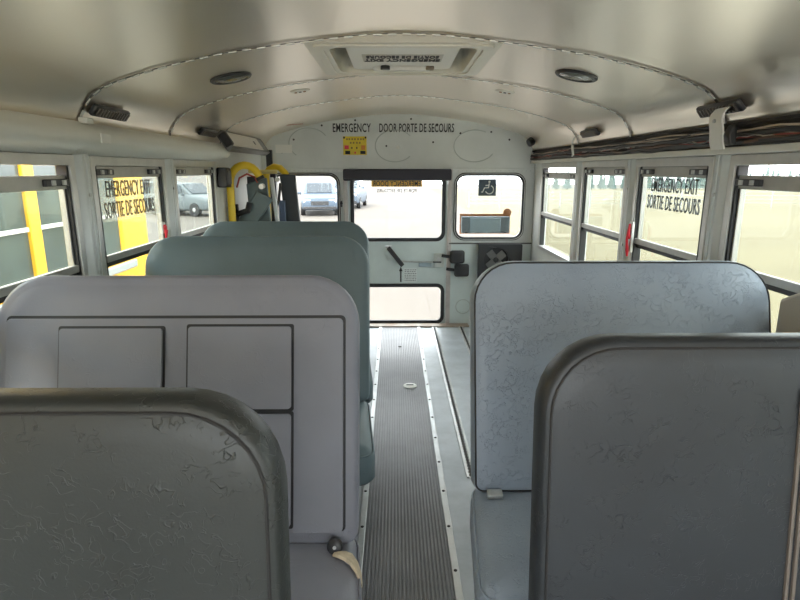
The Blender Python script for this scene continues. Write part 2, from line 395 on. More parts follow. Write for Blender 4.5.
# ------------------------------------------------------------------ header covers (left) and open wiring channel (right)
tl = empty('trim_1', (-HX, 1, 1.36), label='rolled light grey header cover above the left windows', cat='trim', kind='structure')
def header(y0, y1, g):
    pr = [(-1.125,1.470),(-1.09+g,1.468),(-1.058+g,1.455),(-1.036+g,1.436),(-1.028+g,1.415),(-1.034+g,1.396),(-1.05+g,1.382),(-1.085,1.374),(-1.10,1.362),(-1.122,1.360)]
    mb = MB(); mb.rings([[(x, y, z) for x, z in pr] for y in (y0, y1)], close=False)
    n = len(pr); mb.f.append(list(range(n))); mb.f.append([n+i for i in range(n)][::-1])
    return child(mb.build('cover_segment', HEAD, ang=50), tl)
header(YF+.05, 1.925, .012); header(1.935, 3.52, 0)
child(MB().box(-1.03, -1.024, 1.985, 2.045, 1.40, 1.43).build('label_patch', WHITE, smooth=False), tl)
child(MB().tube([(-1.10, y, 1.475+.0015*math.sin(y*9)) for y in [YF+.1+.1*k for k in range(55)]], .004, 6).build('edge_bead', HEAD), tl)
child(MB().obox((-1.075, 1.99, 1.472), (.016, 0, 0), (0, .022, 0), (0, 0, .010)).build('joint_clip', WHITE, bev=.003), tl)
tr = empty('trim_2', (HX, 1, 1.36), label='open dark wiring channel above the right windows', cat='trim', kind='structure')
child(MB().box(1.095, 1.118, YF+.05, 4.70, 1.385, 1.458).build('channel_back', DARK, smooth=False), tr)
child(MB().box(1.075, 1.125, YF+.05, 4.70, 1.361, 1.384).build('ledge', HEAD, bev=.003), tr)
child(MB().box(1.085, 1.10, YF+.05, 4.70, 1.452, 1.462).build('torn_edge', DARK, smooth=False), tr)
loom = empty('wiring_loom', (1.085, 3, 1.39), label='loose bundle of dark and pale wires lying above the right windows', cat='wires')
WC = [mat('wire_black', (.02, .02, .02), .5), mat('wire_brown', (.12, .06, .03), .5), mat('wire_tan', (.55, .46, .36), .5), mat('wire_white', (.7, .68, .64), .5), mat('wire_red', (.35, .05, .04), .5), mat('wire_grey', (.25, .24, .24), .5)]
for k in range(15):
    ph = random.uniform(0, 9); am = random.uniform(.006, .018); z0 = random.uniform(1.392, 1.437); x0 = random.uniform(1.078, 1.09); pts = []
    y = .9
    while y < 4.68:
        sg = noise.noise(Vector((y*2.2, ph, k)))*am+noise.noise(Vector((y*7, ph+5, k)))*am*.7
        pts.append((x0+noise.noise(Vector((y*3, ph, k+20)))*.008-.004, y, min(1.453, max(1.386, z0+sg)))); y += .045
    child(MB().tube(pts, random.choice((.0025, .003, .0045)) if k > 4 else .007, 6).build('wire', WC[[0,0,0,1,0,2,3,0,1,4,5,2,0,3,5][k]]), loom)
for k in range(7):
    ph = random.uniform(0, 50); z0 = random.uniform(1.405, 1.43); ya = random.uniform(.95, 3.2); yb = min(4.66, ya+random.uniform(.9, 1.8)); pts = []; n_ = int((yb-ya)/.02)
    for i in range(n_+1):
        y = ya+(yb-ya)*i/n_
        pts.append((1.077+.006*noise.noise(Vector((y*5, ph, 1))), y, z0+.034*noise.noise(Vector((y*4.2, ph, 3)))+.014*noise.noise(Vector((y*15, ph, 7)))))
    child(MB().tube(pts, .0022, 6).build('wire', WC[(3, 2, 5, 3, 2, 5, 4)[k]]), loom)
def bracket(y, w, label):
    r = empty('header_bracket', (1.09, y, 1.36), label=label, cat='bracket', group='brackets across the wiring channel')
    pr = [(1.085, 1.505), (1.055, 1.512), (1.03, 1.505), (1.016, 1.488), (1.012, 1.465), (1.018, 1.44), (1.022, 1.40), (1.03, 1.375)] if w > .05 else [(1.088,1.52),(1.05,1.50),(1.038,1.47),(1.042,1.43),(1.048,1.395)]
    mb = MB()
    for sgn, t in ((0, 0),): pass
    out = [(x+.006, z+.002) for x, z in pr][::-1]
    ring = pr+out
    mb.rings([[(x, y-w/2, z) for x, z in ring], [(x, y+w/2, z) for x, z in ring]])
    child(mb.build('strap', WHITE, ang=30), r)
    if w > .05:
        child(MB().rings([[(x, yy, z) for x, z in ((1.03, 1.386), (1.022, 1.42), (1.035, 1.45), (1.050, 1.45), (1.050, 1.386))] for yy in (y-w*.95, y-w*.5)]).build('side_cover', BLKP, bev=.006), r)
    child(MB().cyl((pr[4][0]-.002, y, pr[4][1]), (1, 0, 0), .006, .006, 10).build('screw', STEEL), r)
bracket(1.90, .075, 'wide white curved bracket bridging the wiring channel beside emergency window')
bracket(3.50, .028, 'thin white hook bracket on the wiring channel near the rear')

# ------------------------------------------------------------------ rear wall with windows
DX0, DX1, DZ1 = -.425, .412, 1.315
top = [(x, z+.004) for x, z in FULL if abs(x) <= 1.10]
outer = [(-1.13, -.02), (DX0, -.02), (DX0, DZ1), (DX1, DZ1), (DX1, -.02), (1.13, -.02), (1.13, 1.45)]+[(x, z) for x, z in top[::-1]]+[(-1.13, 1.45)]
RWX = (.480, 1.029); LWX = (-1.035, -.505); RZ = (.754, 1.266)
mb = MB(); mb.plate(outer, [rrect(RWX[0], RWX[1], RZ[0], RZ[1], .075), rrect(LWX[0], LWX[1], RZ[0], RZ[1], .075)], MXZ(YR+.04), .04)
wall = mb.build('wall_rear', PAINT, smooth=False); tag(wall, 'grey-green painted rear wall around the emergency door', 'wall', kind='structure')
# riveted lip strips
for x0, x1 in ((-1.12, DX0-.02), (DX1+.02, 1.12)):
    lip = bevel(MB().box(x0, x1, YR-.012, YR, 1.292, 1.325).build('lip_strip', PAINT, wall, smooth=False), .004)
    m2 = MB(); x = x0+.02
    while x < x1-.01: m2.cyl((x, YR-.013, 1.303), (0, 1, 0), .0045, .004, 8); x += .035
    m2.build('rivet', ALUD, lip)['kind'] = 'stuff'
bevel(MB().box(DX1+.005, 1.12, YR-.02, YR, 0, .706).build('lower_panel', DOORP, wall, smooth=False), .004)
MB().box(DX1+.01, 1.12, YR-.026, YR-.004, .702, .712).build('panel_edge', SEAM, wall, smooth=False)
bevel(MB().box(-1.12, DX0-.005, YR-.02, YR, 0, .706).build('lower_panel', DOORP, wall, smooth=False), .004)
for x0, x1 in ((DX1-.004, DX1+.030), (DX0-.030, DX0+.004)):
    bevel(MB().box(x0, x1, YR-.024, YR+.01, 0, DZ1).build('door_jamb', mat('jamb_paint', (.55, .50, .48), .45, 0, .2, 10), wall, smooth=False), .004)
m2 = MB(); m2.cyl((-.475, YR-.002, 1.04), (0, 1, 0), .010, .006, 10); m2.box(-.481, -.469, YR-.006, YR, 1.01, 1.06); m2.build('keyhole', BLACK, wall)
# embossed circles and screws
def ring_on_wall(cx, cz, rx, rz, a0, a1, r=.0035):
    n = 40; pts = [(cx+rx*math.cos(R(a0+(a1-a0)*k/n)), YR-.001, cz+rz*math.sin(R(a0+(a1-a0)*k/n))) for k in range(n+1)]
    MB().tube(pts, r, 6).build('embossed_ring', mat('wall_emboss', (.47, .50, .48), .5), wall)
ring_on_wall(-.03, 1.50, .16, .125, 40, 320); ring_on_wall(.62, 1.50, .17, .125, 60, 330); ring_on_wall(-.73, 1.52, .16, .12, 30, 230)
n_ = 30; MB().tube([(.555+.062*math.cos(2*math.pi*k/n_), YR-.021, .16+.062*math.sin(2*math.pi*k/n_)) for k in range(n_)], .0035, 6, True).build('embossed_ring', mat('wall_emboss', (.5, .5, .5)), wall)
m2 = MB()
for x, z in ((-.1, 1.50), (.28, 1.53), (-.85, 1.55), (.5, 1.6), (.75, 1.61), (.31, 1.66), (.1, 1.71), (-.35, 1.7), (.9, 1.55), (-.62, 1.66), (-.95, 1.45)): m2.cyl((x, YR-.002, z), (0, 1, 0), .008, .006, 8)
m2.build('screw_hole', DARK, wall)['kind'] = 'stuff'
MB().lathe([(.014, 0), (.014, .004), (.008, .008)], (-.005, YR, 1.49), (0, -1, 0), 14).build('filler_plug', WHITE, wall)
# wall lettering
MW = Matrix.Translation((0, YR-.002, 0)) @ Matrix(((1,0,0,0),(0,0,-1,0),(0,1,0,0),(0,0,0,1)))
text('lettering', 'EMERGENCY', INK, MW @ Matrix.Translation((-.38, 1.638, 0)), .094, wall, sx=.58, bold=.0012)
text('lettering', 'DOOR PORTE DE SECOURS', INK, MW @ Matrix.Translation((.145, 1.638, 0)), .094, wall, sx=.525, bold=.0012)
# notice sticker
st = empty('notice_sticker', (-.355, YR, 1.43), label='small yellow warning sticker with red and black pictures under the lettering', cat='sticker')
child(MB().box(-.451, -.260, YR-.004, YR-.001, 1.43, 1.575).build('sheet', mat('sticker_yellow', (.80, .60, .03), .5, 0, .15, 20), smooth=False), st)
m2 = MB()   # two rows of print, too small to read
for z, xs in ((1.553, (-.425, -.405, -.382, -.36, -.335, -.312, -.292)), (1.525, (-.395, -.372, -.345, -.322))):
    for x in xs: m2.box(x, x+.013, YR-.0055, YR-.004, z-.007, z+.007)
child(m2.build('print_rows', mat('sticker_brown', (.30, .20, .03), .5), smooth=False), st)
for x0, x1, z0, z1, m_ in ((-.440,-.405,1.475,1.505,RED), (-.305,-.272,1.470,1.505,mat('sticker_orange',(.7,.25,.03),.5)), (-.435,-.395,1.435,1.462,INK), (-.312,-.270,1.437,1.462,INK), (-.385,-.375,1.478,1.492,INK), (-.345,-.335,1.478,1.492,INK), (-.36,-.348,1.44,1.455,RED), (-.449,-.435,1.558,1.573,INK), (-.275,-.262,1.558,1.573,INK)):
    child(MB().box(x0, x1, YR-.0055, YR-.004, z0, z1).build('print_block', m_, smooth=False), st)
tag(MB().box(-1.0, -.865, YR-.006, YR-.001, 1.445, 1.51).build('data_plate', WHITE, smooth=False), 'blank white plate on the rear wall above the lift', 'plate')
# rear side windows
def rear_window(name, X, label):
    w = empty(name, ((X[0]+X[1])/2, YR, RZ[0]), label=label, cat='window', kind='structure')
    mb = MB(); mb.plate(rrect(X[0]-.022, X[1]+.022, RZ[0]-.022, RZ[1]+.022, .09), [rrect(X[0]+.004, X[1]-.004, RZ[0]+.004, RZ[1]-.004, .07)], MXZ(YR+.012), .026)
    child(mb.build('gasket', BLACK, bev=.006), w)
    child(MB().plate(rrect(X[0]-.008, X[1]+.008, RZ[0]-.008, RZ[1]+.008, .08), [], MXZ(YR+.024), .005).build('pane', GL_REAR, smooth=False), w)
    # pale inner bead
    child(MB().tube([(x, YR-.016, z) for x, z in rrect(X[0]-.013, X[1]+.013, RZ[0]-.013, RZ[1]+.013, .085)], .003, 6, True).build('bead', ALU), w)
    return w
w1 = rear_window('window_13', LWX, 'rounded rear window left of the emergency door, parked car outside')
w2 = rear_window('window_14', RWX, 'rounded rear window right of the door with wheelchair symbol')
# wheelchair decal, seen from inside (mirrored)
dec = child(MB().box(.663, .809, YR+.013, YR+.016, 1.100, 1.238).build('symbol_decal', mat('decal_blue_grey', (.05, .075, .10), .5), smooth=False), w2)
D0 = Vector((.736, YR+.011, 1.169))
def dpt(u, v): return (D0.x-u, D0.y, D0.z+v)
m2 = MB(); m2.cyl(dpt(.014-.03, .046), (0, 1, 0), .009, .003, 12)
m2.tube([dpt(-.014, .034), dpt(-.010, -.002), dpt(.024, -.004), dpt(.040, -.040), dpt(.050, -.036)], .0045, 6)
m2.tube([dpt(-.012, .018), dpt(.016, .016)], .004, 6)
m2.tube([dpt(-.018+.034*math.cos(R(a)), -.018+.034*math.sin(R(a))) for a in range(110, 341, 15)], .0042, 6)
t = m2.build('symbol', WHITE, None); child(t, dec)
# number-plate light box fixed outside that window
lb = empty('plate_lamp_box', (.735, YR+.09, .78), label='grey lamp box with rusty surround outside the right rear window', cat='lamp box')
child(MB().box(.535, .945, YR+.055, YR+.105, .785, .925).build('body', mat('box_grey', (.17, .20, .22), .5, 0, .2, 8), bev=.006), lb)
child(MB().box(.605, .865, YR+.047, YR+.056, .795, .913).build('centre_panel', mat('panel_blue_grey', (.28, .35, .38), .45), bev=.003), lb)
child(MB().box(.525, .958, YR+.106, YR+.112, .775, .945).build('rust_surround', RUST, bev=.003), lb)
child(MB().cyl((.93, YR+.11, .955), (0, 1, 0), .035, .01, 12).build('rust_patch', RUST), lb)
for x in (.57, .90): child(MB().box(x-.01, x+.01, YR+.02, YR+.06, .79, .80).build('support_foot', BLKP, smooth=False), lb)

# ------------------------------------------------------------------ emergency door
door = empty('door_1', (0, YR, 0), label='pale grey rear emergency door with two rubber framed windows', cat='door', kind='structure')
U = (-.384, .374, .740, 1.262); Lo = (-.384, .376, .022, .345)
mb = MB(); mb.plate(rrect(DX0+.006, DX1-.006, .004, DZ1-.004, .01, 2), [rrect(*U, .06), rrect(*Lo, .05)], MXZ(YR+.03), .035)
child(mb.build('door_panel', DOORP, smooth=False), door)
for q, r in ((U, .06), (Lo, .05)):
    a, b, c, d = q
    child(MB().plate(rrect(a-.016, b+.016, c-.016, d+.016, r+.014), [rrect(a+.014, b-.014, c+.014, d-.014, r-.01)], MXZ(YR+.010), .028).build('window_gasket', BLACK, bev=.006), door)
    child(MB().plate(rrect(a-.005, b+.005, c-.005, d+.005, r), [], MXZ(YR+.02), .005).build('door_pane', GL_REAR, smooth=False), door)
MD = Matrix.Translation((0, YR+.010, 0)) @ Matrix(((1,0,0,0),(0,0,-1,0),(0,1,0,0),(0,0,0,1)))
child(MB().box(-.225, .195, YR+.0110, YR+.0125, 1.175, 1.235).build('reflective_tape', ORANGE, smooth=False), door)
child(text('lettering', 'EMERGENCY DOOR', INK, MD @ Matrix.Translation((-.015, 1.198, 0)), .062, None, sx=.72, bold=.001, mirror=True), door)
child(text('lettering', 'PORTE DE SECOURS', INK, MD @ Matrix.Translation((-.015, 1.142, 0)), .042, None, sx=.86, bold=.0006, mirror=True), door)
# latch
child(MB().box(.300, .385, YR-.030, YR-.004, .505, .625).build('latch_box', mat('latch_paint', (.62, .64, .60), .4, .2, .2, 20), bev=.004), door)
child(MB().cyl((.34, YR-.034, .575), (0, 1, 0), .016, .01, 14).build('latch_pin', STEEL), door)
child(MB().box(.29, .36, YR-.040, YR-.030, .545, .556).build('latch_bolt', BLKP, smooth=False), door)
child(MB().tube([(.305, YR-.018, .548), (-.02, YR-.016, .555)], .007, 8).build('latch_rod', ALUD), door)
child(MB().box(.17, .28, YR-.022, YR-.006, .508, .542).build('rod_guide', mat('guide_blue', (.33, .40, .44), .4, .3), bev=.003), door)
h = child(MB().obox((-.028, YR-.050, .60), Vector((.062, 0, -.078)), Vector((.014, 0, .012)), Vector((0, .009, 0))).build('handle_lever', BLKP, bev=.006), door)
child(MB().cyl((.0, YR-.028, .565), (0, 1, 0), .016, .05, 14).build('handle_pivot', BLKP), door)
child(MB().cyl((-.085, YR-.045, .685), (1, 0, 0), .008, .05, 10).build('handle_tip', STEEL), door)
ar = MB(); ar.box(.012, .024, YR-.0075, YR-.0055, .375, .47); ar.plate([(.003, .468), (.033, .468), (.018, .51)], [], MXZ(YR-.0055), .002); child(ar.build('arrow_decal', INK, smooth=False), door)
child(MB().box(.042, .155, YR-.0072, YR-.0052, .372, .492).build('instruction_decal', mat('decal_pale', (.72, .76, .75), .5), smooth=False), door)
m2 = MB(); random.seed(3)
for k in range(7):
    x = .05
    while x < .145:
        wd = random.uniform(.006, .018); m2.box(x, min(x+wd, .15), YR-.0082, YR-.0071, .384+k*.0155, .390+k*.0155); x += wd+.006
child(m2.build('decal_print', FILM, smooth=False), door)['kind'] = 'stuff'
# padded black bumper over the door
pad = empty('door_header_pad', (0, YR-.03, 1.22), label='black padded bumper above the emergency door', cat='pad')
child(MB().box(-.452, .430, YR-.075, YR-.013, 1.226, 1.318).build('pad_cover', mat('black_vinyl', (.022, .02, .03), .55, 0, 0, 5, bump=.2, bump_scale=150), bev=.012), pad)
for x in (-.44, .418): child(MB().box(x-.004, x+.004, YR-.074, YR-.013, 1.235, 1.31).build('end_seam', BLACK, bev=.002), pad)
def bumper(x, z, label):
    r = empty('door_stop', (x, YR-.02, z), label=label, cat='door stop', group='black rubber door stops')
    child(MB().box(x-.062, x+.062, YR-.075, YR-.028, z-.055, z+.055).build('rubber_block', BLKP, bev=.018), r)
    child(MB().tube([(x-.13, YR-.04, z+.01), (x-.06, YR-.045, z)], .013, 10).build('stem', BLACK), r)
    child(MB().box(x-.04, x+.04, YR-.03, YR-.018, z-.03, z+.03).build('mount_plate', STEEL, smooth=False), r)
bumper(.492, .598, 'upper of two black rubber blocks right of the door latch')
bumper(.532, .484, 'lower of two black rubber blocks right of the door latch')
# heater / blower on the lower right of the rear wall
fan = empty('heater_blower', (.845, YR-.03, .38), label='black heater blower box with round fan low on the rear wall', cat='heater')
child(MB().plate(rrect(.665, 1.03, .36, .71, .012, 3), [[(.815+.105*math.cos(2*math.pi*k/28), .575+.105*math.sin(2*math.pi*k/28)) for k in range(28)]], MXZ(YR-.055), .035).build('housing', BLKP, bev=.004), fan)
child(MB().box(.67, 1.025, YR-.055, YR-.021, .365, .705).build('back_box', BLACK, smooth=False), fan)
for k in range(4):
    a = R(40+90*k); d = Vector((math.cos(a), 0, math.sin(a))); t_ = Vector((-d.z, 0, d.x))
    child(MB().obox(Vector((.815, YR-.068, .575))+d*.055, d*.036, t_*.030+Vector((0, .008, 0)), Vector((0, .002, 0))).build('fan_blade', mat('blade_grey', (.16, .16, .155), .5), bev=.006), fan)
child(MB().lathe([(.022, 0), (.022, .012), (.01, .018)], (.815, YR-.062, .575), (0, -1, 0), 16).build('fan_hub', BLACK), fan)

# ------------------------------------------------------------------ unseen front end, added behind the viewer to shape the daylight
o2 = [(-1.13, -.02), (1.13, -.02), (1.13, 1.45)]+[(x, z) for x, z in top[::-1]]+[(-1.13, 1.45)]
tag(MB().plate(o2, [rrect(-1.07, 1.07, .55, 1.60, .10)], MXZ(YF+.02), .04).build('wall_front', PAINT, smooth=False), 'front bulkhead around the wide windscreen behind the viewer', 'wall', kind='structure')  # added out of view, cuts the front light reaching the near seats
w = empty('window_15', (0, YF, .55), label='wide front windscreen behind the viewer', cat='window', kind='structure')  # added out of view as a daylight opening
child(MB().plate(rrect(-1.075, 1.075, .545, 1.605, .10), [], MXZ(YF+.005), .005).build('pane', GL_REAR, smooth=False), w)

# ------------------------------------------------------------------ floor
fl = MB().box(-1.14, 1.14, YF, YR+.02, -.06, 0).build('floor', PLATE, smooth=False); tag(fl, 'painted grey metal plate floor of the bus', 'floor', kind='structure')
MB().box(.175, .30, YF, YR, 0, .0012).build('floor_plate', PLATE, fl, smooth=False)
MB().box(.32, 1.12, 2.2, YR, 0, .0016).build('floor_plate', PLATE, fl, smooth=False)
mx0, mx1 = -.140, .156
mat_o = empty('aisle_mat', (0, 1.4, 0), label='dark ribbed rubber mat running down the aisle', cat='mat')
child(MB().box(mx0-.01, mx1+.01, YF+.1, 4.60, 0.0, .0022).build('mat_base', MAT_R, smooth=False), mat_o)
m2 = MB(); nr = 23
for k in range(nr):
    x = mx0+(mx1-mx0)*(k+.5)/nr; w_ = (mx1-mx0)/nr*.30
    m2.rings([[(x-w_, y, .002), (x-w_*.7, y, .0068), (x+w_*.7, y, .0068), (x+w_, y, .002)] for y in (YF+.1, 4.60)])
child(m2.build('mat_rib', MAT_R, smooth=False), mat_o)['kind'] = 'stuff'
def strip(name, x0, x1, label, y1=4.62):
    s_ = MB().box(x0, x1, YF+.1, y1, .0, .0085).build(name, mat('floor_strip_aluminium', (.62, .64, .64), .35, .7, .2, 10), bev=.003); tag(s_, label, 'trim', kind='structure')
    m3 = MB().lathe([(.006, 0), (.006, .002), (.003, .004)], (0, 0, 0), (0, 0, 1), 8).mesh('screw')
    y = .9
    while y < y1-.05:
        sc = link('screw', m3, DARK, s_); sc.location = ((x0+x1)/2, y, .0085); y += .238
    return s_
strip('trim_3', -.168, -.142, 'aluminium edging strip along the left edge of the aisle mat')
strip('trim_4', .156, .182, 'aluminium edging strip along the right edge of the aisle mat')
def track(name, x, y0, y1, label):
    t_ = empty(name, (x, (y0+y1)/2, 0), label=label, cat='track', kind='structure')
    mb = MB(); pr = [(-.021, .0005), (-.021, .007), (-.010, .009), (-.009, .004), (.009, .004), (.010, .009), (.021, .007), (.021, .0005)]
    mb.rings([[(x+a, y, b) for a, b in pr] for y in (y0, y1)])
    child(mb.build('rail', ALUD, smooth=False), t_)
    m3 = MB(); y = y0+.02
    while y < y1-.02: m3.cyl((x, y, .0048), (0, 0, 1), .009, .002, 8); y += .026
    m3.box(x-.005, x+.005, y0+.01, y1-.01, .0042, .0050)
    child(m3.build('track_slot', DARK, smooth=False), t_)['kind'] = 'stuff'
track('trim_5', .302, 2.2, 4.64, 'slotted wheelchair anchor track nearest the aisle mat')
track('trim_6', .53, 2.4, 4.66, 'slotted wheelchair anchor track farther right of the aisle')
an = empty('floor_anchor', (.06, 3.26, .007), label='round white anchor plate with dark slot on the aisle mat', cat='plate')
child(MB().lathe([(.042, 0), (.042, .003), (.034, .006), (.026, .007)], (.06, 3.26, .0068), (0, 0, 1), 24).build('flange', WHITE), an)
child(MB().box(.038, .082, 3.252, 3.268, .0135, .016).build('slot', BLACK, bev=.003), an)
MB().lathe([(.012, 0), (.012, .002)], (.005, 4.05, .0068), (0, 0, 1), 12).build('mat_screw', DARK, None)
child(bpy.data.objects['mat_screw'], mat_o)
tag(MB().box(DX0-.02, .60, YR-.12, YR-.026, 0, .014).build('trim_7', mat('rusty_sill', (.40, .38, .34), .6, .3, .5, 9, color2=(.30, .22, .16)), bev=.004), 'worn metal door sill with rust spots', 'trim', kind='structure')

# ------------------------------------------------------------------ ceiling fittings
def grille_lamp(y, s, label):
    x, z = s*1.068, 1.518; L2 = .125 
    a = Vector((s*.62, 0, -.78)).normalized()      # along the roof skin, outwards-down
    nrm = Vector((-s*.78, 0, -.62)).normalized()   # into the cabin
    r = empty('marker_lamp', (x, y, z), label=label, cat='lamp', group='black louvred lamps along the roof edge')
    c = Vector((x, y, z))+nrm*.012
    child(MB().obox(c, (0, L2, 0), a*.022, nrm*.010).build('housing', BLKP, bev=.008), r)
    child(MB().obox(c+nrm*.007, (0, L2*.90, 0), a*.014, nrm*.005).build('lens', mat('smoked_lens', (.10, .095, .09), .2), bev=.003), r)
    for k in range(12):
        child(MB().obox(c+nrm*.0125+Vector((0, (k-5.5)*L2*.155, 0)), (0, .0035, 0), a*.014, nrm*.003).build('louvre', mat('louvre_brown', (.13, .11, .095), .4), smooth=False), r)
grille_lamp(2.135, -1, 'black louvred lamp on the left roof edge nearest the viewer')
grille_lamp(3.22, -1, 'black louvred lamp on the left roof edge near the lift')
grille_lamp(1.965, 1, 'black louvred lamp on the right roof edge nearest the viewer')
grille_lamp(3.25, 1, 'small black louvred lamp on the right roof edge near the rear')
def dome(x, y, label):
    z = roof_z(x); sl = (roof_z(x+.05)-roof_z(x-.05))/.1; n_ = Vector((sl, 0, -1)).normalized()
    r = empty('dome_lamp', (x, y, z), label=label, cat='lamp', group='round black ceiling lamps')
    child(MB().lathe([(.082, -.004), (.083, .005), (.078, .010), (.068, .011), (.066, .007)], (x, y, z), n_, 32).build('bezel', BLKP), r)
    child(MB().lathe([(.067, .005), (.065, .008), (.045, .011), (.02, .012)], (x, y, z), n_, 32).build('lens', mat('dark_dome_lens', (.12, .125, .11), .15)), r)
dome(-.685, 2.385, 'round black ceiling lamp left of the roof hatch')
dome(.680, 2.325, 'round black ceiling lamp right of the roof hatch')
def small_plate(x, y, label):
    z = roof_z(x); sl = (roof_z(x+.05)-roof_z(x-.05))/.1; n_ = Vector((sl, 0, -1)).normalized()
    r = empty('ceiling_plate', (x, y, z), label=label, cat='plate', group='small round ceiling plates')
    child(MB().lathe([(.050, -.003), (.050, .003), (.042, .007), (.03, .007)], (x, y, z), n_, 24).build('disc', CREAM), r)
    for d in (-.022, 0, .022): child(MB().cyl(Vector((x+d, y, roof_z(x+d)))+n_*.0075, n_, .007, .005, 8).build('plug', RUST if d else DARK), r)
small_plate(-.51, 3.0, 'small round plate with rusty plugs on the ceiling, left of centre')
small_plate(.528, 2.995, 'small round plate with rusty plugs on the ceiling, right of centre')
cl = MB().lathe([(.03, 0), (.034, .01), (.03, .04), (.012, .045)], (1.05, 4.55, 1.535), (-.8, -.3, -.5), 14).build('cable_clip', BLKP); tag(cl, 'small black knob at the upper right rear corner', 'knob')
tag(MB().obox((-.80, 4.40, roof_z(.8)-.004), (.075, .02, .008), (-.004, .014, 0), (0, 0, .002)).build('paint_mark', mat('faded_red', (.62, .34, .27), .6), smooth=False), 'faded red smear on the ceiling near the rear left', 'mark')

# roof hatch
ha = empty('roof_hatch', (0, 2.34, 1.72), label='cream roof escape hatch with upside-down lettering', cat='hatch')
HZ = 1.722
Mh = Matrix(((1,0,0,0),(0,1,0,0),(0,0,1,HZ),(0,0,0,1)))
fr = MB().plate(rrect(-.335, .335, 2.005, 2.665, .03), [rrect(-.262, .262, 2.085, 2.60, .05)], Mh, .03).build('frame', CREAM, bev=.012); child(fr, ha)
child(MB().plate(rrect(-.31, .31, 2.03, 2.64, .03), [rrect(-.280, .280, 2.06, 2.62, .06)], Matrix.Translation((0, 0, HZ-.006)), .008).build('raised_lip', CREAM, bev=.005), ha)
mb = MB(); mb.plate(rrect(-.275, .275, 2.072, 2.613, .05), [rrect(-.262, .262, 2.085, 2.60, .05)], Matrix.Translation((0, 0, HZ+.03)), .10)
child(mb.build('side_wall', CREAM, smooth=False), ha)
child(MB().plate(rrect(-.28, .28, 2.065, 2.62, .05), [], Matrix.Translation((0, 0, HZ+.11)), .03).build('lid', CREAM, smooth=False), ha)
child(MB().plate(rrect(-.205, .205, 2.10, 2.585, .03), [], Matrix.Translation((0, 0, HZ+.012)), .10).build('inner_panel', WHITE, bev=.008), ha)
for s in (-1, 1):
    child(MB().box(*sorted((s*.2055, s*.209)), 2.16, 2.52, HZ+.03, HZ+.10).build('vent_slot', DARK, smooth=False), ha)
Mt = Matrix.Translation((0, 2.33, HZ+.0442)) @ Matrix(((-1,0,0,0),(0,1,0,0),(0,0,-1,0),(0,0,0,1))) @ Matrix.Rotation(math.pi, 4, 'Z')
Mt = Matrix.Translation((0, 2.335, HZ+.0112)) @ Matrix(((1,0,0,0),(0,-1,0,0),(0,0,-1,0),(0,0,0,1)))
Mt = Mt @ Matrix.Rotation(math.pi, 4, 'Z')
lab = child(MB().box(-.155, .155, 2.265, 2.405, HZ+.0105, HZ+.0125).build('label_strip', mat('label_grey', (.55, .53, .48), .5), smooth=False), ha)
for i, body in enumerate(('EMERGENCY EXIT', 'SORTIE DE SECOURS')):
    child(text('lettering', body, INK, Matrix.Translation((0, 0, -.001)) @ Mt @ Matrix.Translation((0, .033-.066*i, 0)), .064, None, sx=.58 if i == 0 else .47, bold=.0025), ha)
hd = MB(); hd.box(-.12, .12, 2.515, 2.545, HZ-.004, HZ+.013); child(hd.build('release_bar', WHITE, bev=.004), ha)
child(MB().cyl((-.07, 2.50, HZ+.004), (0, 0, 1), .02, .014, 14).build('release_knob', BLKP), ha)
child(MB().box(.10, .135, 2.50, 2.53, HZ-.002, HZ+.0125).build('catch', mat('catch_brown', (.25, .2, .15), .5), bev=.004), ha)

